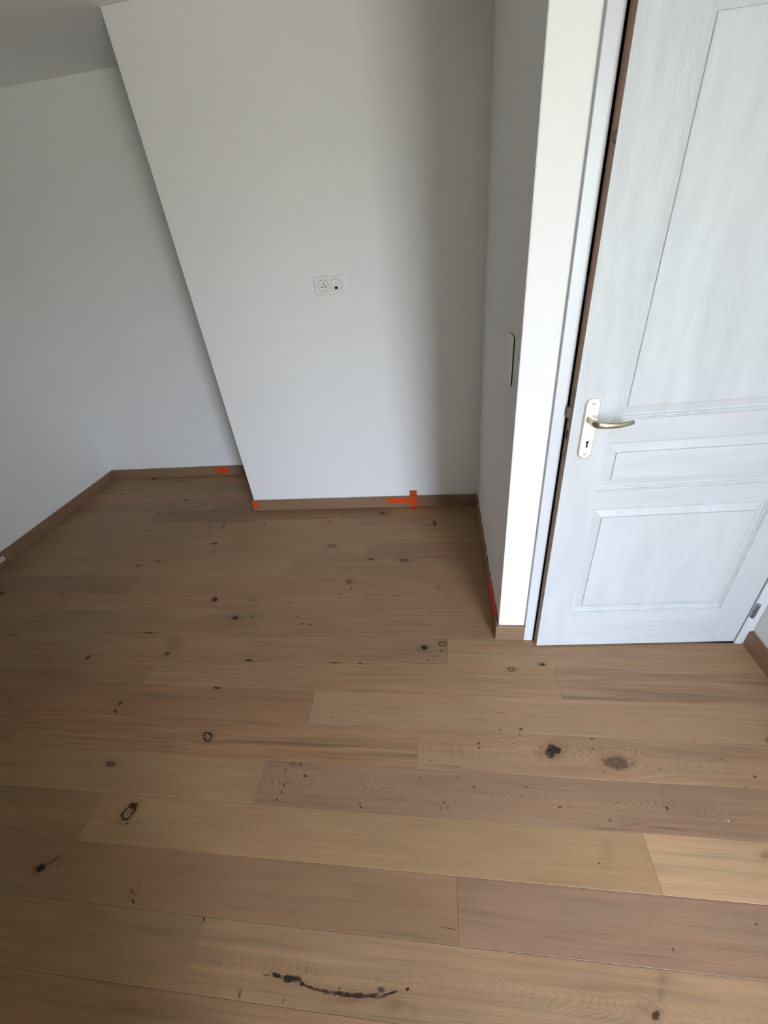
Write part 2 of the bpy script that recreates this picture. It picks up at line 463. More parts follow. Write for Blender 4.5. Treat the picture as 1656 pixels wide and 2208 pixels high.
# own wood tone of each piece, left to right; right ones also painted brighter and bluer for window light: (brightness, r, g, b shift, streak, cathedral)
TONE = {-2: [(.82, 1, 1, .96, 1, 0), (.86, 1, 1, .93, 1, .0), (.94, 1, 1, .96, 1.1, .6)],
        -3: [(.86, 1, 1, 1, 1, 0), (.88, 1.02, .98, .95, 1.1, .3), (1.0, 1, 1, 1, 1, .3)],
        -1: [(.85, 1, 1, 1, 1, 0), (.80, 1.02, .98, .95, .7, .0), (.84, 1.0, .97, 1.05, .8, .35)],
        0: [(.84, 1, .97, .93, .8, 0), (1.04, 1.0, 1.0, .90, .7, .35), (1.30, 1.0, 1.02, 1.0, 1.0, 0)],
        1: [(.98, 1, 1, .93, .7, 0), (1.02, 1, 1, .93, .7, 0), (.90, 1.0, 1.0, 1.04, .9, 1.0)],
        2: [(.9, 1.02, .98, .92, 1.4, 0), (.92, 1.04, .95, .88, 1.8, 0), (1.06, 1, 1.0, 1.0, 1.1, 1.1)],
        3: [(.9, 1.04, .95, .9, .7, 0), (.88, 1.05, .94, .88, .8, .1), (1.06, 1, 1.01, 1.02, .7, 0)],
        4: [(.88, 1, .98, .93, 1.2, 0), (1.0, 1, .99, .93, 1.1, .1), (.95, 1.0, .98, 1.04, 1.8, .1)],
        5: [(.95, 1, 1, .95, .8, .4), (.95, 1, .99, .95, 1, .5), (1.06, 1, 1.01, 1.0, .6, 0)],
        6: [(.92, 1, 1, .92, .9, 0), (.90, 1, 1, .95, 1, .3), (.93, 1, 1, .96, 1.2, .6)],
        7: [(.93, 1.01, .98, .93, .8, 0), (.99, 1.01, .98, .93, .8, .1), (1.0, 1, .99, .95, .8, 1.0)],
        8: [(.84, 1, .98, .92, .9, 0), (.97, 1.02, .97, .93, .6, .2), (.92, 1.02, .98, .96, .9, .1)],
        9: [(.82, 1, .98, .92, 1, 0), (.99, 1, 1, .93, .7, 0), (.93, 1, .99, .95, .9, .2)],
        10: [(.98, 1, 1, .95, .7, 0), (.95, 1.01, .99, .95, .9, .2), (.84, 1.02, .97, .98, .8, 0)],
        11: [(.95, 1, 1, .95, .9, .1), (.97, 1, 1, .94, .7, 0)],
        12: [(.98, 1, 1, .95, .8, 0), (.98, 1, .99, .95, 1, .2)],
        13: [(1.0, 1, 1, .95, .7, 0), (.82, 1, .97, .95, 1, .1), (.95, 1.02, .97, .95, .7, 0)],
        14: [(.88, 1, .99, .94, .9, 0), (.92, 1, .99, .94, .9, 0)]}
# knots and cracks: floor x, y, half-length, half-width, angle, strength, kind
KN = [
    (-1.2592, 0.3522, 0.0178, 0.0118, 0.18, 0.98, 0), (-1.2327, 0.3725, 0.0294, 0.0052, 0.71, 0.55, 0), (-1.2028, 0.3643, 0.0077, 0.0037, 1.48, 0.35, 0), (-1.0638, 0.5174, 0.0257, 0.0192, 1.55, 0.95, 1),
    (-1.0585, 0.5328, 0.012, 0.0092, -0.47, 0.9, 0), (-1.049, 0.4851, 0.0042, 0.003, -0, 0.95, 0), (-1.2311, 0.6608, 0.0311, 0.0115, -0.19, 0.62, 0), (-1.24, 0.6734, 0.0577, 0.0222, -0.07, 0.2, 2),
    (-0.9059, 0.7798, 0.0201, 0.0148, -0.57, 0.85, 1), (-0.932, 0.802, 0.0808, 0.0478, -0.23, 0.18, 2), (-1.3571, 0.8966, 0.0099, 0.008, -1.46, 0.8, 0), (-1.3557, 0.8637, 0.0126, 0.005, -0.83, 0.8, 0),
    (-1.8849, 0.8947, 0.0141, 0.0084, 0.21, 0.45, 0), (-1.2871, 1.1513, 0.0178, 0.0123, 0.28, 0.75, 0), (-1.283, 1.2075, 0.0699, 0.041, -0.67, 0.28, 2), (-1.2355, 1.1474, 0.0078, 0.0046, -0.36, 0.5, 0),
    (-1.2766, 1.2352, 0.0082, 0.0049, -0.4, 0.5, 0), (-1.6791, 1.1172, 0.015, 0.0118, -0.34, 0.8, 0), (-1.4523, 1.2688, 0.0363, 0.0045, -0.05, 0.85, 0), (-2.2037, 1.2453, 0.02, 0.0112, 0.73, 0.5, 0),
    (-1.8724, 1.104, 0.0145, 0.0054, -0.71, 0.4, 0), (-1.5235, 1.1637, 0.0119, 0.0065, -0.47, 0.25, 0), (-0.8725, 1.1246, 0.0198, 0.0061, -0.01, 0.75, 0), (-0.476, 1.1239, 0.0292, 0.0031, -0.01, 0.8, 0),
    (-0.3627, 1.1248, 0.0122, 0.0042, 0.01, 0.7, 0), (-0.7982, 1.1193, 0.0659, 0.0024, -0.03, 0.4, 0), (-0.962, 0.9846, 0.0193, 0.0063, -0.07, 0.85, 0), (-1.0433, 1.3741, 0.0198, 0.0123, -0.11, 0.95, 0),
    (-1.0433, 1.3741, 0.0606, 0.027, -0.09, 0.25, 2), (-0.9534, 1.3845, 0.0102, 0.0059, -0.19, 0.6, 0), (-0.7137, 1.3785, 0.0073, 0.0044, -0.15, 0.6, 0), (-0.6819, 1.3404, 0.0073, 0.0051, -0.26, 0.8, 0),
    (-0.6409, 1.3353, 0.0072, 0.005, -0.24, 0.75, 0), (-0.6633, 1.3407, 0.0048, 0.0034, -0.25, 0.6, 0), (-0.7226, 1.3515, 0.0071, 0.0035, -0.07, 0.5, 0), (-0.6836, 1.3729, 0.0049, 0.0035, -0.27, 0.5, 0),
    (-1.214, 1.4987, 0.0203, 0.02, 0.89, 0.8, 0), (-0.9946, 1.5, 0.0174, 0.012, -0.5, 0.35, 0), (-0.7934, 1.4847, 0.0158, 0.0109, -0.31, 0.4, 0), (-0.5277, 1.5394, 0.0125, 0.0067, -0.07, 0.6, 0),
    (-0.5002, 1.6372, 0.0232, 0.0192, -0.9, 0.62, 3), (-0.481, 1.584, 0.0141, 0.0049, -1.38, 0.6, 0), (-0.6634, 1.9512, 0.0266, 0.0161, -0.16, 0.85, 1), (-1.4403, 1.9914, 0.0312, 0.0134, -0.23, 0.65, 0),
    (-1.6219, 2.3822, 0.037, 0.0096, -0.08, 0.5, 0), (-1.8418, 1.7795, 0.026, 0.013, 0.04, 0.75, 0), (-1.7341, 1.8217, 0.0285, 0.0065, -0.05, 0.75, 0), (-2.5723, 1.5392, 0.0305, 0.0118, -0.05, 0.85, 0),
    (-2.1676, 1.5331, 0.0211, 0.0105, -0.7, 0.4, 0), (-2.3337, 1.8202, 0.0132, 0.0114, -0.17, 0.35, 0), (-2.6644, 2.683, 0.0365, 0.0113, -0.15, 0.55, 0), (-2.5582, 2.6623, 0.0246, 0.0114, -0.35, 0.75, 0),
    (-1.9285, 2.5441, 0.0291, 0.0127, -0.21, 0.75, 0), (-2.4236, 2.9064, 0.0384, 0.0153, -0.22, 0.75, 0), (-2.1171, 2.8451, 0.0398, 0.0115, -0.13, 0.4, 0), (-2.017, 2.1445, 0.022, 0.0068, -0.11, 0.45, 0),
    (-1.9895, 2.2265, 0.0117, 0.0053, -0.23, 0.4, 0), (-0.7342, 2.2146, 0.0142, 0.009, -1.17, 0.6, 0), (-0.6579, 2.2939, 0.0146, 0.0093, -1.36, 0.6, 0), (-0.51, 2.175, 0.0211, 0.006, -1.41, 0.4, 0),
    (-0.7495, 2.1417, 0.0239, 0.0107, 0.45, 0.3, 0), (-1.4718, 2.1975, 0.041, 0.009, -1.52, 0.6, 0), (-1.5646, 2.1789, 0.0538, 0.0083, -1.51, 0.35, 0), (-1.1797, 2.1983, 0.0396, 0.0091, 1.35, 0.6, 0),
    (-0.3866, 2.2992, 0.0191, 0.0143, -0.24, 0.85, 0), (-0.3955, 2.294, 0.0412, 0.0275, -0.17, 0.3, 2), (-0.0398, 2.1636, 0.0353, 0.0145, -1.51, 0.75, 0), (-0.0773, 2.1498, 0.0406, 0.0075, -0.04, 0.45, 0),
    (-0.4043, 1.8215, 0.0189, 0.0082, -0.05, 0.9, 0), (-0.2171, 1.8109, 0.0342, 0.0141, -0.03, 0.7, 3), (0.1494, 1.7558, 0.01, 0.0094, 0.48, 0.35, 0), (-1.5004, 1.8102, 0.0205, 0.0103, 0.81, 0.25, 0),
    (0.1459, 2.2981, 0.0592, 0.0164, -0.04, 0.3, 2), (-0.0239, 1.5981, 0.0273, 0.0214, 1.55, 0.4, 2), (-0.2405, 1.5339, 0.0214, 0.003, 0, 0.65, 0), (-0.394, 1.5134, 0.0052, 0.0045, -0.82, 0.7, 0),
    (-0.0112, 1.4808, 0.0091, 0.0037, 0.01, 0.5, 0), (-0.3913, 1.4939, 0.0048, 0.0032, -0.1, 0.5, 0), (-0.0586, 1.4285, 0.0089, 0.006, 0.01, 0.3, 0), (-0.0879, 1.2122, 0.0184, 0.0125, 0.03, 0.95, 0),
    (-0.0879, 1.2122, 0.0449, 0.0274, 0.03, 0.3, 2), (-0.0062, 1.2367, 0.0164, 0.0151, 0.25, 0.75, 1), (-0.0149, 1.1992, 0.0044, 0.004, 1.38, 0.8, 0), (-0.0451, 1.1694, 0.0044, 0.0038, 0.11, 0.8, 0),
    (-0.0688, 1.1474, 0.0049, 0.0038, 0.05, 0.8, 0), (-0.0271, 1.1746, 0.003, 0.0024, 0.09, 0.6, 0), (-0.1059, 1.13, 0.0276, 0.0069, 0.03, 0.3, 2), (0.2712, 1.1143, 0.0133, 0.0097, 0.25, 0.92, 1),
    (0.2712, 1.1143, 0.0261, 0.0131, 0.09, 0.3, 2), (0.3973, 1.1403, 0.0162, 0.0092, -0.07, 0.8, 3), (0.2023, 0.9229, 0.0186, 0.0017, 0.01, 0.6, 0), (0.1942, 0.8588, 0.005, 0.0034, 0.2, 0.65, 0),
    (0.1959, 0.8727, 0.005, 0.0017, 0.07, 0.3, 0), (0.2666, 0.864, 0.0075, 0.0044, 0.16, 0.8, 0), (0.2603, 0.8451, 0.0042, 0.0029, 0.28, 0.75, 0), (0.1121, 0.8048, 0.0058, 0.0048, 0.37, 0.75, 0),
    (0.1123, 0.7887, 0.0043, 0.0034, 0.34, 0.95, 0), (-0.0576, 0.7358, 0.0032, 0.0028, 0.19, 0.7, 0), (0.0322, 0.7225, 0.0079, 0.0045, 0.1, 0.4, 0), (-0.093, 0.6816, 0.0028, 0.0023, 0.12, 0.75, 0),
    (-0.0893, 0.6603, 0.0026, 0.0021, 0.12, 0.75, 0), (0.0354, 0.6904, 0.0046, 0.0036, 0.21, 0.5, 0), (-0.0386, 0.7082, 0.0047, 0.0015, 0.06, 0.4, 0), (0.3615, 0.7936, 0.0335, 0.0216, 0.44, 0.88, 3),
    (0.3221, 0.7807, 0.0345, 0.0182, 0.16, 0.3, 2), (0.5626, 0.7635, 0.0551, 0.0238, 0.06, 0.6, 3), (0.5829, 0.772, 0.0243, 0.0115, 0.18, 0.3, 0), (0.5023, 0.8405, 0.0098, 0.0061, 0.31, 0.6, 2),
    (0.5023, 0.8405, 0.0067, 0.0045, 0.42, 0.5, 0), (0.4938, 0.8067, 0.0042, 0.0032, -0.43, 0.8, 0), (0.509, 0.7317, 0.0037, 0.0017, 0.16, 0.7, 0), (0.4186, 0.7337, 0.1196, 0.0429, 0.1, 0.1, 2),
    (0.8374, 0.846, 0.006, 0.002, 0.12, 0.65, 0), (1.0677, 0.8653, 0.0189, 0.0096, 0.72, 0.55, 2), (0.686, 0.7516, 0.0074, 0.0034, 0.2, 0.5, 0), (0.8901, 0.793, 0.0068, 0.002, 0.01, 0.65, 0),
    (0.9602, 0.7434, 0.0071, 0.0047, 0, 0.7, 0), (0.9188, 0.7117, 0.0055, 0.0019, 0.15, 0.65, 0), (0.6596, 0.6844, 0.0034, 0.0021, 0.67, 0.7, 0), (0.6604, 0.6766, 0.0034, 0.0021, 0.67, 0.7, 0),
    (0.6662, 0.6874, 0.0026, 0.0016, 0.68, 0.6, 0), (0.6588, 0.6384, 0.0058, 0.005, 0.5, 0.7, 0), (0.4816, 0.5953, 0.0063, 0.0039, -1.03, 0.6, 0), (0.0851, 0.6636, 0.0063, 0.0044, 1.36, 0.6, 0),
    (0.2511, 0.6735, 0.006, 0.0032, 0.16, 0.6, 0), (-0.0138, 0.6117, 0.003, 0.0024, 0.2, 0.9, 0), (-0.0214, 0.5955, 0.0035, 0.0031, 0.31, 0.8, 0), (-0.0009, 0.5994, 0.0052, 0.0032, 1.49, 0.6, 1),
    (0.0203, 0.6191, 0.0044, 0.002, 0.09, 0.5, 0), (0.3435, 0.6211, 0.0064, 0.0025, 0.12, 0.7, 0), (0.3693, 0.6252, 0.008, 0.0026, 1.28, 0.4, 0), (-0.1466, 0.6114, 0.0027, 0.002, 0.06, 0.5, 0),
    (0.4671, 0.5707, 0.0782, 0.0047, 0.02, 0.28, 2), (0.6384, 0.5844, 0.073, 0.0049, -0.06, 0.3, 2), (0.551, 0.5892, 0.0502, 0.0034, 0.19, 0.3, 2), (0.4178, 0.4866, 0.0041, 0.0025, 0.62, 0.65, 0),
    (-0.0948, 0.4617, 0.0022, 0.0016, 1.56, 0.6, 0), (0.8681, 0.5375, 0.0226, 0.0116, 0.44, 0.45, 2), (0.4478, 0.511, 0.0491, 0.0292, 1, 0.14, 2), (0.7602, 0.3879, 0.0043, 0.0026, -0.75, 0.85, 0),
    (0.5883, 0.3872, 0.003, 0.001, 0.15, 0.6, 0), (0.5404, 0.3253, 0.0048, 0.0032, 0.8, 0.6, 0), (0.5001, 0.3628, 0.0177, 0.0008, 0.37, 0.25, 0), (-0.0036, 0.3188, 0.0236, 0.0014, -0.07, 0.6, 0),
    (-0.0216, 0.32, 0.0084, 0.0012, -0.02, 0.5, 0), (-0.6787, 0.284, 0.0062, 0.0027, -1.02, 0.75, 0), (-0.5228, 0.1594, 0.0082, 0.0036, -1.48, 0.6, 0), (-0.4087, 0.1589, 0.0067, 0.0041, 0.72, 0.45, 0),
    (0.4533, 0.2122, 0.0121, 0.0074, 0.61, 0.8, 3), (0.4952, 0.2727, 0.0237, 0.0159, 0.51, 0.3, 2), (0.4392, 0.2212, 0.0427, 0.0198, 0.24, 0.22, 2), (0.4789, 0.2458, 0.0246, 0.009, 1.09, 0.25, 2),
    (-0.4885, 0.6633, 0.0076, 0.0058, -0.25, 0.7, 0), (-0.5573, 0.6314, 0.008, 0.0032, -0.96, 0.85, 0), (-0.5572, 0.6099, 0.0073, 0.0025, -1.23, 0.8, 0), (-0.5656, 0.5856, 0.0054, 0.0039, -0.3, 0.7, 0),
    (-0.2717, 0.6411, 0.0028, 0.0022, -0.07, 0.8, 0), (-0.2849, 0.5921, 0.0047, 0.0027, -1.38, 0.65, 0), (-0.2801, 0.5805, 0.0037, 0.0031, -0.17, 0.75, 0), (-0.5422, 0.6985, 0.0205, 0.0108, -0.04, 0.42, 2),
    (-0.5152, 0.7, 0.0091, 0.0073, -0.5, 0.5, 0), (-0.5636, 0.6788, 0.0087, 0.0059, -0.19, 0.4, 0), (-0.8238, 0.6799, 0.0071, 0.0031, -0.04, 0.3, 0), (-0.9264, 0.3234, 0.0071, 0.0037, -0.36, 0.6, 0),
    (-0.9104, 0.3184, 0.0073, 0.003, -0.56, 0.45, 0), (-0.9073, 0.3023, 0.008, 0.0027, -0.54, 0.9, 0), (-0.9119, 0.3393, 0.0048, 0.0021, -0.42, 0.5, 0), (-0.9294, 0.3201, 0.0301, 0.0173, -0.57, 0.14, 2),
    (-0.4393, 0.8782, 0.0034, 0.0029, -0.43, 0.8, 0), (-0.3145, 0.9255, 0.0055, 0.0039, -0.05, 0.2, 0), (-0.4377, 0.1971, 0.0183, 0.0043, -0.08, 0.92, 0), (-0.4043, 0.1953, 0.0313, 0.007, -0.01, 0.92, 0),
    (-0.4655, 0.1956, 0.0147, 0.0016, -0.01, 0.6, 0), (-0.3713, 0.1895, 0.0083, 0.0046, 0, 0.85, 0), (-0.3667, 0.2128, 0.0079, 0.0024, 1.43, 0.4, 0), (-0.3499, 0.1852, 0.0256, 0.0034, -0.16, 0.75, 0),
    (-0.3113, 0.1817, 0.0324, 0.0041, -0.07, 0.75, 0), (-0.2705, 0.1815, 0.0367, 0.0052, -0, 0.85, 0), (-0.2303, 0.182, 0.0364, 0.0063, 0.05, 0.9, 0), (-0.1965, 0.1858, 0.0203, 0.0045, 0.14, 0.88, 0),
    (-0.1727, 0.1968, 0.0091, 0.006, 0.07, 0.7, 0), (-0.154, 0.1917, 0.0241, 0.0027, 0.3, 0.8, 0), (-0.1793, 0.1843, 0.0338, 0.0022, 0.09, 0.6, 0), (-0.2756, 0.1901, 0.0035, 0.0019, 0.04, 0.75, 0),
    (-0.1084, 0.2032, 0.0051, 0.003, 0.11, 0.95, 0), (-0.2406, 0.1752, 0.0792, 0.0103, 0.09, 0.35, 2), (-0.1392, 0.1769, 0.0378, 0.0173, 0.09, 0.3, 2), (-0.0948, 0.1736, 0.0199, 0.0177, 0.28, 0.15, 2),
    (0.0182, 0.1641, 0.0314, 0.0011, -0, 0.4, 0), (-0.6721, 0.2705, 0.0132, 0.0018, 0.07, 0.2, 2), (-0.5712, 0.2879, 0.0236, 0.0017, 0.08, 0.3, 0),
]
#ENDK
TILE_TOP = 0.0
for r in range(-17, 18):
    ya, yb = Y0 + PW * r, Y0 + PW * (r + 1)
    if ya > YF: break
    yb = min(yb, YF); ya = max(ya, REAR_Y)
    if yb - ya < 0.01: continue
    xleft = XL if ya > BLOCK_Y - 0.05 else BLOCK_X - T
    xs = [xleft] + ROWJ.get(r, [-1.9 + (r * 0.47) % 1.3, 0.1 + (r * 0.47) % 1.3]) + [XR if yb > BAY_Y else BAY_X]
    # the planks stop at the walls that stand on the floor
    for i in range(len(xs) - 1):
        xa, xb = max(xs[i], xleft), xs[i + 1]
        if xb - xa < 0.02: continue
        if ya > YP - 0.001:
            if xa > XP: continue
            xb = min(xb, XP + 0.004)
        if r >= 6 and ya < YP - 0.001:
            if xa > XC: continue
            xb = min(xb, XC + 0.05)
        tone = TONE.get(r, [(random.uniform(.88, 1.04), 1, .99, .95, 1, 0)] * 4)
        tone = tone[min(i, len(tone) - 1)]
        base = tuple(OAK[k] * tone[0] * tone[1 + k] for k in range(3)) + (1,)
        cx, cy = (xa + xb) / 2, (ya + yb) / 2
        ks = [(kx - cx, ky - cy, a, b, c, d, e) for (kx, ky, a, b, c, d, e) in KN
              if xa - 0.02 < kx < xb + 0.02 and ya - 0.012 < ky < yb + 0.012]
        mat = wood_base('oak_plank_%d_%d' % (r + 17, i), base, (0.0035, 0.0028, 0.0026, 1),
                        random.uniform(0, 60), 'x', tone[4], tone[5], ks, rough=0.46, spec=0.34)
        g = 0.00012
        bm = bmesh.new()
        L, W = (xb - xa) / 2 - g, (yb - ya) / 2 - g
        bv = 0.0008
        def rect(l, w, z): return [(-l, -w, z), (l, -w, z), (l, w, z), (-l, w, z)]
        add_rings(bm, [rect(L, W, -0.014), rect(L, W, -0.0007), rect(L - bv * .8, W - bv, 0.0)])
        o = new_obj('plank', bm, mat, floor)
        o.location = (cx, cy, random.uniform(-0.0003, 0.0))

# ---------------------------------------------------------------- baseboards
BH, BT = 0.080, 0.0125
def bb_board(parent, axis, a0, a1, face, back, mitre0=0.0, mitre1=0.0, name='board'):
    """a board along an axis, its face and back given on the other axis; rounded front top edge; mitres shift the back edge"""
    s = 1 if back > face else -1
    prof = [(face, 0.0), (face, BH - 0.004), (face + s * 0.0012, BH - 0.0012), (face + s * 0.004, BH), (back, BH), (back, 0.0)]
    bm = bmesh.new()
    rings = []
    for a, mt in ((a0, mitre0), (a1, mitre1)):
        ring = []
        for p, z in prof:
            k = (p - face) / (back - face)
            aa = a + mt * k
            ring.append((aa, p, z) if axis == 'x' else (p, aa, z))
        rings.append(ring)
    add_rings(bm, rings)
    return new_obj(name, bm, M_BB[axis], parent)

b = empty('baseboard_left', (0, 0, 0)); tag(b, 'oak baseboard along the left wall', 'baseboard', kind='structure')
bb_board(b, 'y', BLOCK_Y, YF - BT, XL + BT, XL, 0, BT)
b = empty('baseboard_back_left'); tag(b, 'oak baseboard of the recessed far wall at the left', 'baseboard', kind='structure')
bb_board(b, 'x', XL + BT, XP - BT, YF - BT, YF, -BT, 0)
b = empty('baseboard_back_centre'); tag(b, 'oak baseboard under the double wall socket', 'baseboard', kind='structure')
bb_board(b, 'x', XP - BT, -0.2765, YP - BT, YP, BT, 0)
bb_board(b, 'x', -0.2758, XC - BT, YP - BT, YP, 0, BT)
b2 = bb_board(b, 'y', YP - BT, YF - BT, XP - BT, XP, BT, 0)
b = empty('baseboard_side'); tag(b, 'oak baseboard of the side wall below the light switch', 'baseboard', kind='structure')
bb_board(b, 'y', YC - BT, YP - BT, XC - BT, XC, BT, BT)
b = empty('baseboard_front'); tag(b, 'short oak baseboard left of the white door frame', 'baseboard', kind='structure')
bb_board(b, 'x', XC - BT, 0.3445, YC - BT, YC, BT, 0)
b = empty('baseboard_right'); tag(b, 'oak baseboard of the right wall beside the door', 'baseboard', kind='structure')
bm = bmesh.new()                                            # its end by the door frame has a rounded upper corner
out = [(BAY_Y, 0.0), (1.266, 0.0), (1.266, BH - 0.012)]
for k in range(1, 6):
    a = math.pi / 2 * k / 5
    out.append((1.254 + 0.012 * math.cos(a), BH - 0.012 + 0.012 * math.sin(a)))
out.append((BAY_Y, BH))
fs = add_prism(bm, out, 'x', XR - 0.0135, XR)
es = [e_ for e_ in bm.edges if all(abs(v_.co.x - (XR - 0.0135)) < 1e-6 for v_ in e_.verts) and max(v_.co.z for v_ in e_.verts) > 0.01]
bmesh.ops.bevel(bm, geom=es, offset=0.003, segments=2, affect='EDGES')
new_obj('board', bm, M_BB['y'], b)

# dark ragged joint and crumbs of filler over the side baseboard
bm = bmesh.new()
random.seed(3)
y = 1.285
while y < 2.34:
    h = random.uniform(0.0012, 0.0042); l = random.uniform(0.02, 0.06)
    add_box(bm, XC - 0.0012, XC + 0.0005, y, min(y + l, 2.34), BH - 0.002, BH + h)
    y += l
tag(new_obj('trim_1', bm, M_SHADOWGAP), 'dark ragged gap between the side wall and its baseboard', 'joint', kind='structure')
bm = bmesh.new()
for (yy, hh, ll) in ((2.20, .012, .035), (1.66, .006, .02), (1.556, .014, .022), (1.62, .005, .03), (2.05, .006, .03), (2.2, .004, .05), (1.75, .003, .04), (1.9, .004, .03)):
    n = 5
    pts = [(yy + ll * k / n, BH + (hh if k not in (0, n) else 0) * random.uniform(.5, 1)) for k in range(n + 1)]
    pts = [(yy, BH - 0.001)] + pts + [(yy + ll, BH - 0.001)]
    add_prism(bm, pts, 'x', XC - 0.0026, XC)
tag(new_obj('trim_2', bm, M_CAULK), 'white crumbs of filler along the side baseboard', 'filler', kind='structure')

# ---------------------------------------------------------------- door frame
JX0, JX1 = 0.3445, 0.3845        # left jamb: face towards the room
frame = empty('trim_3'); tag(frame, 'white painted wooden door frame with rounded edges', 'door frame', kind='structure')
bm = bmesh.new()
yf = 1.2645
out = [(JX0, 1.35), (JX0, yf + 0.001), (JX0 + 0.001, yf)]
for k in range(0, 7):
    a = math.pi / 2 * k / 6
    out.append((JX1 - 0.011 + 0.011 * math.sin(a), yf + 0.011 - 0.011 * math.cos(a)))
out += [(JX1, 1.281), (JX1 - 0.012, 1.283), (JX1 - 0.012, 1.35)]
add_prism(bm, out, 'z', 0.0, 2.075)
new_obj('jamb', bm, M_FRAME, frame)
bm = bmesh.new()
out = [(1.2235, 1.35), (1.2235, yf), (1.1820, yf), (1.1808, yf + 0.0012), (1.1808, 1.315), (1.170, 1.317), (1.170, 1.35)]
add_prism(bm, out, 'z', 0.0, 2.075)
new_obj('jamb', bm, M_FRAME, frame)
bm = bmesh.new()
add_box(bm, JX1 - 0.012, 1.1808, yf, 1.35, 2.047, 2.075, bevel=0.003)
new_obj('head', bm, M_FRAME, frame)
bm = bmesh.new()
add_box(bm, JX1 - 0.011, JX1 + 0.004, 1.300, 1.348, 0.0, 2.047)
add_box(bm, JX1 + 0.004, JX1 + 0.035, 1.318, 1.348, 0.0, 2.047)
new_obj('seal', bm, M_BLACK, frame)
bm = bmesh.new()
add_box(bm, JX1 + 0.006, JX1 + 0.030, 1.3165, 1.3178, 1.330, 1.390)
new_obj('striker', bm, M_BLUE, frame)

# ---------------------------------------------------------------- door leaf, slightly ajar
DW, DT, DZ0, DZ1 = 0.7885, 0.038, 0.008, 2.042
ang = math.radians(2.98)
door = empty('door_1', (0.391, 1.230, 0.0), ang)
tag(door, 'white panelled door standing slightly ajar with champagne lever handle', 'door', kind='structure')
PAN = [(0.205, 0.700, 'z'), (0.768, 0.943, 'x'), (1.012, 1.862, 'z')]
PX0, PX1 = 0.112, 0.676
bm = bmesh.new()
zs = [DZ0] + [q for p in PAN for q in p[:2]] + [DZ1]
xs = [0.0, PX0, PX1, DW]
grid = {}
def V(x, y_, z):
    k = (round(x, 5), round(y_, 5), round(z, 5))
    if k not in grid: grid[k] = bm.verts.new(k)
    return grid[k]
for i in range(3):
    for j in range(len(zs) - 1):
        if i == 1 and j % 2 == 1: continue
        f = bm.faces.new((V(xs[i], 0, zs[j]), V(xs[i + 1], 0, zs[j]), V(xs[i + 1], 0, zs[j + 1]), V(xs[i], 0, zs[j + 1])))
        f.material_index = 1 if i == 1 else 0
def quad(*p, mi=0):
    f = bm.faces.new([bm.verts.new(q) for q in p]); f.material_index = mi
quad((0, DT, DZ0), (0, DT, DZ1), (DW, DT, DZ1), (DW, DT, DZ0))
quad((DW, 0, DZ0), (DW, DT, DZ0), (DW, DT, DZ1), (DW, 0, DZ1))
quad((0, 0, DZ0), (0, DT, DZ0), (DW, DT, DZ0), (DW, 0, DZ0))
quad((0, 0, DZ1), (DW, 0, DZ1), (DW, DT, DZ1), (0, DT, DZ1))
quad((0, 0, DZ0), (0, 0, DZ1), (0, 0.0028, DZ1), (0, 0.0028, DZ0))
leaf = new_obj('door_leaf', bm, [M_DV, M_DH], door)
bm = bmesh.new()
add_box(bm, -0.0006, 0.002, 0.0028, DT, DZ0, DZ1)
new_obj('raw_edge', bm, M_CORE, door)['label'] = 'bare brown wooden edge of the door'
# moulded panels: step, hollow, groove, raised slope, small step, flat field
PROF = [(0.0, 0.0), (0.0008, 0.0026), (0.0036, 0.0030), (0.0044, 0.0056), (0.0080, 0.0070), (0.0110, 0.0112), (0.0145, 0.0120),
        (0.0160, 0.0112), (0.0380, 0.0046), (0.0388, 0.0056), (0.0400, 0.0018), (0.0440, 0.0014)]
for (z0, z1, gr) in PAN:
    bm = bmesh.new()
    rings = []
    for d, dep in PROF:
        rings.append([(PX0 + d, dep, z0 + d), (PX1 - d, dep, z0 + d), (PX1 - d, dep, z1 - d), (PX0 + d, dep, z1 - d)])
    add_rings(bm, rings, cap0=False, cap1=True)
    for f in bm.faces:                                      # rings carry the outward (towards -y) normal
        if f.normal.y > 0: f.normal_flip()
    new_obj('door_panel', bm, M_DV if gr == 'z' else M_DH, door)
# curved scuff low on the door
bm = bmesh.new()
pts = [(0.490, 0.173), (0.520, 0.150), (0.550, 0.118), (0.580, 0.085), (0.605, 0.060), (0.640, 0.050), (0.665, 0.052)]
top = [bm.verts.new((x, -0.0003, z + 0.0006)) for x, z in pts]
bot = [bm.verts.new((x, -0.0003, z - 0.0006)) for x, z in pts]
for i in range(len(pts) - 1): bm.faces.new((bot[i], bot[i + 1], top[i + 1], top[i]))
new_obj('scuff_mark', bm, M_SCUFF, door)
# handle plate
def stadium(cx, cz, w, h, n=12):
    r = w / 2; out = []
    for k in range(n + 1):
        a = math.pi * k / n
        out.append((cx + r * math.cos(a), cz + h / 2 - r + r * math.sin(a)))
    for k in range(n + 1):
        a = math.pi + math.pi * k / n
        out.append((cx + r * math.cos(a), cz - h / 2 + r + r * math.sin(a)))
    return out
HX, HZ = 0.0515, 0.9915
bm = bmesh.new()
rings = []
for dw, yy in ((0, 0.0), (0, -0.006), (0.0006, -0.0074), (0.0020, -0.0082), (0.004, -0.0085)):
    rings.append([(x, yy, z) for x, z in stadium(HX, HZ, 0.040 - 2 * dw, 0.190 - 2 * dw)])
add_rings(bm, rings)
plate = new_obj('handle_plate', bm, M_METAL, door)
plate['label'] = 'rounded champagne metal handle plate with keyhole'
for zz in (HZ + 0.080, HZ - 0.080):
    lathe('screw', M_STEEL, [(0.0042, 0.0), (0.0042, 0.0008), (0.003, 0.0013), (0.0015, 0.0008)], (HX, -0.0084, zz), 'y', -1, plate, n=14)
bm = bmesh.new()
kc, kz = HX + 0.001, 0.944
out = []
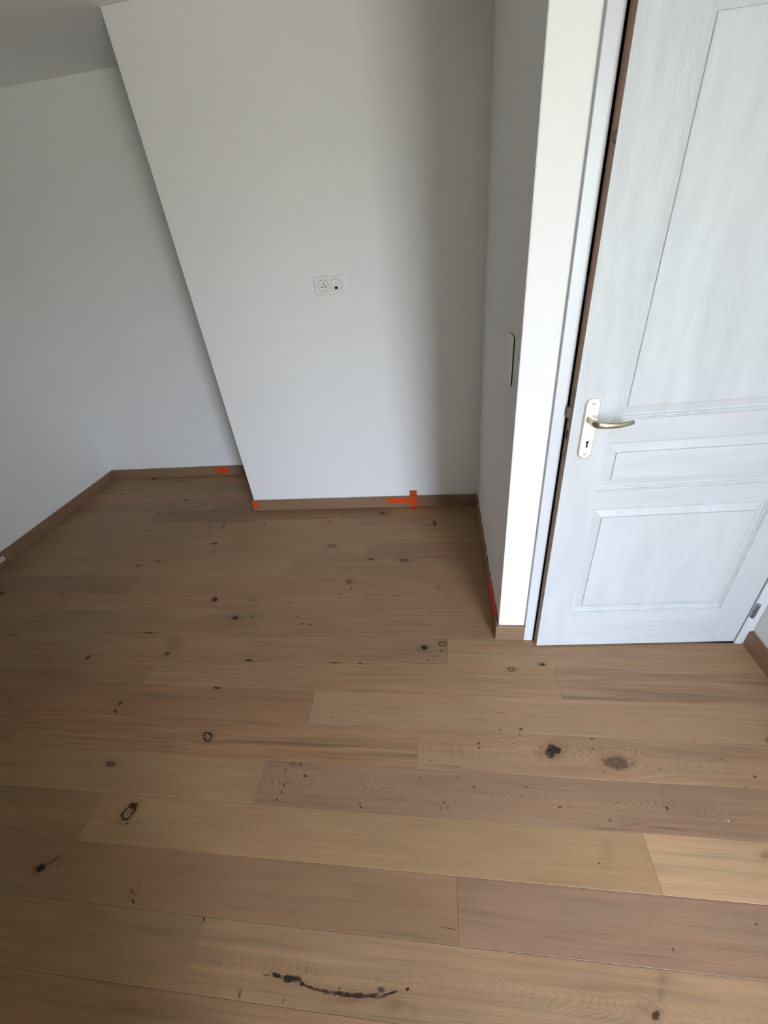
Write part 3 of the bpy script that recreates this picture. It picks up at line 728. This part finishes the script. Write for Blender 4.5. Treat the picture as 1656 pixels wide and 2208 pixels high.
for k in range(11):
    a = math.radians(-55 + 290 * k / 10)
    out.append((kc + 0.0042 * math.cos(a), kz + 0.0075 + 0.0042 * math.sin(a)))
out += [(kc - 0.0018, kz), (kc - 0.0034, kz - 0.0095), (kc + 0.0034, kz - 0.0095), (kc + 0.0018, kz)]
add_prism(bm, out, 'y', -0.0088, -0.0070)
new_obj('keyhole', bm, M_DARK, plate)
# lever
path = [(0.0500, -0.0080, 1.0235), (0.0500, -0.018, 1.0235), (0.0502, -0.028, 1.0235), (0.0515, -0.037, 1.0235), (0.0555, -0.0445, 1.0235),
        (0.0630, -0.0490, 1.0230), (0.0760, -0.0520, 1.0220), (0.0920, -0.0535, 1.0210), (0.1100, -0.0535, 1.0205),
        (0.1280, -0.0520, 1.0210), (0.1430, -0.0495, 1.0220), (0.1535, -0.0470, 1.0230)]
rad = [(.0125, .0125), (.0100, .0105), (.0105, .0115), (.0112, .0125), (.0118, .0128), (.0112, .0122), (.0100, .0112),
       (.0086, .0102), (.0074, .0094), (.0064, .0086), (.0056, .0078), (.0052, .0070)]
bm = bmesh.new()
add_rings(bm, sweep_rings(path, rad, 18))
lv = new_obj('lever', bm, M_LEVER, plate, smooth=True)
# lock face and latch in the edge
bm = bmesh.new()
def stad_yz(cy, cz, w, h): return [(a, c_) for a, c_ in stadium(cy, cz, w, h)]
add_prism(bm, stad_yz(0.0185, 0.998, 0.0165, 0.225), 'x', -0.0022, -0.0002)
lock = new_obj('lock_faceplate', bm, M_FACE, door)
lock['label'] = 'long narrow lock plate in the door edge'
for zz in (1.095, 0.903):
    bm = bmesh.new()
    add_rings(bm, [circle((-0.0021, 0.0185, zz), 0.0028, 'x', 12), circle((-0.0028, 0.0185, zz), 0.0028, 'x', 12)])
    new_obj('screw', bm, M_DARK, lock)
bm = bmesh.new()
out = [(-0.0015, 0.011), (-0.0015, 0.026), (-0.0095, 0.026), (-0.0105, 0.024)]
add_prism(bm, out, 'z', 1.024, 1.056)
new_obj('latch', bm, M_LATCH, lock)
bm = bmesh.new()
add_box(bm, -0.0026, -0.0018, 0.0135, 0.0235, 0.955, 0.985)
new_obj('bolt_slot', bm, M_SHADOWGAP, lock)
# hinge
hx, hy = DW + 0.0085, -0.0135
hinge = lathe('hinge', M_STEEL, [(0.0045, 0.0), (0.0065, 0.0015), (0.0065, 0.0355), (0.0055, 0.0362)], (hx, hy, 0.160), 'z', 1, door, n=18)
lathe('upper_knuckle', M_STEEL, [(0.0055, 0.0), (0.0065, 0.0008), (0.0065, 0.0335), (0.0045, 0.0355), (0.002, 0.036)], (hx, hy, 0.1975), 'z', 1, hinge, n=18)
bm = bmesh.new()
add_box(bm, DW + 0.0003, DW + 0.0018, hy, 0.012, 0.162, 0.196)
new_obj('hinge_leaf', bm, M_STEEL, hinge)

# ---------------------------------------------------------------- double wall socket
sk = empty('wall_socket', (-0.5365, YP, 1.3505))
tag(sk, 'white double plate with power outlet and network port on the jutting wall', 'socket')
PWD, PHT = 0.156, 0.086
bm = bmesh.new()
rr = []
for d, yy in ((0, 0), (0, -0.006), (0.0012, -0.0085), (0.005, -0.0092), (0.0072, -0.0088), (0.0086, -0.0086)):
    rr.append([(sx * (PWD / 2 - d), yy, sz * (PHT / 2 - d)) for sx, sz in ((-1, -1), (1, -1), (1, 1), (-1, 1))])
add_rings(bm, rr)
new_obj('cover_plate', bm, M_SOCKET, sk)
cx = -0.0305
lathe('outlet_groove', M_GROOVE, [(0.0285, 0), (0.0285, 0.0004)], (cx, -0.0085, 0), 'y', -1, sk, n=40)
ins = lathe('power_outlet', M_SOCKET, [(0.0268, 0.0), (0.0268, 0.0022), (0.0255, 0.0028), (0.0222, 0.0028), (0.0210, 0.0020), (0.0205, 0.0007), (0.001, 0.0004)],
            (cx, -0.0085, 0.0), 'y', -1, sk, n=40)
for (dx, dz, r) in ((-0.0095, -0.0050, 0.0032), (0.0095, -0.0030, 0.0032), (0.0005, 0.0085, 0.0030)):
    lathe('pin_hole', M_DARK, [(r, 0), (r, 0.0006)], (cx + dx, -0.0088, dz), 'y', -1, ins, n=14)
cx = 0.0345
lathe('port_groove', M_GROOVE, [(0.0287, 0), (0.0287, 0.0004)], (cx, -0.0085, 0), 'y', -1, sk, n=40)
ins = lathe('network_port', M_SOCKET, [(0.0274, 0.0), (0.0274, 0.0028), (0.0262, 0.0034), (0.001, 0.0034)], (cx, -0.0085, 0.0), 'y', -1, sk, n=40)
bm = bmesh.new()
add_prism(bm, [(cx - 0.0075, -0.019), (cx + 0.0075, -0.019), (cx + 0.0075, -0.0055), (cx + 0.004, -0.0055), (cx + 0.004, -0.0085), (cx - 0.004, -0.0085), (cx - 0.004, -0.0055), (cx - 0.0075, -0.0055)], 'y', -0.0124, -0.0100)
new_obj('port_opening', bm, M_DARK, ins)
bm = bmesh.new()
add_rings(bm, [circle((cx, -0.0116, 0.011), 0.0052, 'y', 20), circle((cx, -0.0124, 0.011), 0.0048, 'y', 20)])
new_obj('icon_disc', bm, M_SOCKET, ins)

# ---------------------------------------------------------------- light switch on the side wall
sw = empty('light_switch', (XC, 1.4245, 1.1615))
tag(sw, 'white vertical double light switch on the side wall beside the door', 'switch')
bm = bmesh.new()
rr = []
for d, xx in ((0.002, 0), (0.002, -0.003), (0, -0.0035), (0, -0.0072), (0.0015, -0.0092), (0.006, -0.0100)):
    rr.append([(xx, sy * (0.0415 - d), sz * (0.0755 - d)) for sy, sz in ((-1, -1), (1, -1), (1, 1), (-1, 1))])
add_rings(bm, rr)
new_obj('cover_plate', bm, M_SOCKET, sw)
bm = bmesh.new()
add_box(bm, -0.0034, 0.0, -0.0419, 0.0405, -0.0735, 0.0735)  # dark box paints the shadow line behind the switch plate
new_obj('shadow_line_box', bm, M_SHADOWGAP, sw)
for zz in (0.0355, -0.0355):
    rk = lathe('switch_rocker', M_SOCKET, [(0.0285, 0.0), (0.0285, 0.0030), (0.0270, 0.0042), (0.001, 0.0050)], (-0.0095, 0, zz), 'x', -1, sw, n=36)

# ---------------------------------------------------------------- strips of orange tape
def ribbon(name, label, pts, axis, a0, a1, th=0.0004, group=None, jag=True):
    """tape bent along the 2-D polyline pts (other two axes), a0..a1 wide along axis"""
    bm = bmesh.new()
    n = len(pts)
    nor = []
    for i in range(n):
        p, q = Vector(pts[max(i - 1, 0)]), Vector(pts[min(i + 1, n - 1)])
        t = (q - p).normalized()
        nor.append(Vector((-t.y, t.x)))
    steps = 7
    def P(a, p):
        return (a, p[0], p[1]) if axis == 'x' else (p[0], a, p[1])
    rows = []
    for k in range(steps + 1):
        a = a0 + (a1 - a0) * k / steps
        j0 = random.uniform(-1, 1) * 0.0012 if jag else 0
        row_o, row_i = [], []
        for i in range(n):
            off = Vector((0, 0))
            if i in (0, n - 1):
                q = Vector(pts[1 if i == 0 else n - 2]); off = (Vector(pts[i]) - q).normalized() * j0
            c = Vector(pts[i]) + off
            row_i.append(bm.verts.new(P(a, c + nor[i] * 0.00015)))
            row_o.append(bm.verts.new(P(a, c + nor[i] * (0.00015 + th))))
        rows.append((row_i, row_o))
    for (i0, o0), (i1, o1) in zip(rows[:-1], rows[1:]):
        for i in range(n - 1):
            bm.faces.new((o0[i], o0[i + 1], o1[i + 1], o1[i])); bm.faces.new((i0[i], i1[i], i1[i + 1], i0[i + 1]))
        bm.faces.new((i0[0], o0[0], o1[0], i1[0])); bm.faces.new((i0[-1], i1[-1], o1[-1], o0[-1]))
    for (i0, o0) in (rows[0], rows[-1]):
        for i in range(n - 1): bm.faces.new((i0[i], i0[i + 1], o0[i + 1], o0[i]))
    bmesh.ops.recalc_face_normals(bm, faces=list(bm.faces))
    o = new_obj(name, bm, M_TAPE)
    return tag(o, label, 'tape', group)
fb = YP - BT
random.seed(5)
# the polylines run so that the left-hand normal points out of the wall
ribbon('masking_tape', 'upright orange tape strip from the wall over the baseboard onto the floor',
       [(YP, 0.119), (YP, BH + 0.0008), (fb + 0.003, BH + 0.0003), (fb, BH - 0.004), (fb, 0.0018), (fb - 0.0015, 0.0003), (fb - 0.026, 0.0003)][::-1], 'x', -0.204, -0.157)
ribbon('masking_tape', 'level orange tape strip on the baseboard left of the upright strip',
       [(fb, 0.028), (fb, 0.074)], 'x', -0.357, -0.2045)
ribbon('masking_tape', 'small orange tape square at the free corner end of the central baseboard',
       [(fb, 0.022), (fb, BH - 0.005)], 'x', XP - 0.0115, XP + 0.032)
fl = YF - BT
ribbon('masking_tape', 'small orange tape square on the recessed far baseboard at the left',
       [(fl, 0.018), (fl, BH - 0.004)], 'x', -1.843, -1.742)
# on the side baseboard, beside the wall corner
o = ribbon('masking_tape', 'long orange tape strip on the side baseboard near the door corner',
       [(XC - BT, 0.030), (XC - BT, BH - 0.004), (XC - BT + 0.003, BH + 0.0003), (XC - 0.0005, BH + 0.0046), (XC - 0.0003, BH + 0.008)], 'y', 1.345, 1.550)
o = ribbon('masking_tape', 'dark orange tape flap folded onto the side wall near the door corner',
       [(XC - 0.0014, BH + 0.0005), (XC - 0.0004, 0.104)], 'y', 1.325, 1.385)

# ---------------------------------------------------------------- small label on the left baseboard
lb = box('adhesive_label', M_PAPER, (XL + BT + 0.0003, XL + BT + 0.0011, 1.730, 1.8205, 0.028, 0.058), bevel=0.0003, segs=1)
tag(lb, 'small white printed label on the left baseboard at the photo edge', 'label')
bm = bmesh.new()
for (ya_, yb_, za_, zb_) in ((1.806, 1.812, 0.036, 0.041), (1.797, 1.803, 0.041, 0.047), (1.786, 1.793, 0.035, 0.04), (1.80, 1.814, 0.050, 0.0515), (1.74, 1.78, 0.036, 0.038), (1.74, 1.78, 0.045, 0.047)):
    add_box(bm, XL + BT + 0.0011, XL + BT + 0.00125, ya_, yb_, za_, zb_)
new_obj('print', bm, M_INK, lb)

# ---------------------------------------------------------------- white fleck on the floor
bm = bmesh.new()
bmesh.ops.create_icosphere(bm, subdivisions=1, radius=0.0022, matrix=Matrix.Translation((0, 0, 0.001)) @ Matrix.Scale(0.6, 4, (0, 0, 1)))
for v_ in bm.verts: v_.co.z = max(v_.co.z, 0)
fleck = new_obj('plaster_fleck', bm, M_CAULK)
fleck.location = (0.8145, 0.6135, 0.0)
tag(fleck, 'tiny white plaster fleck on the floor at the right', 'crumb')
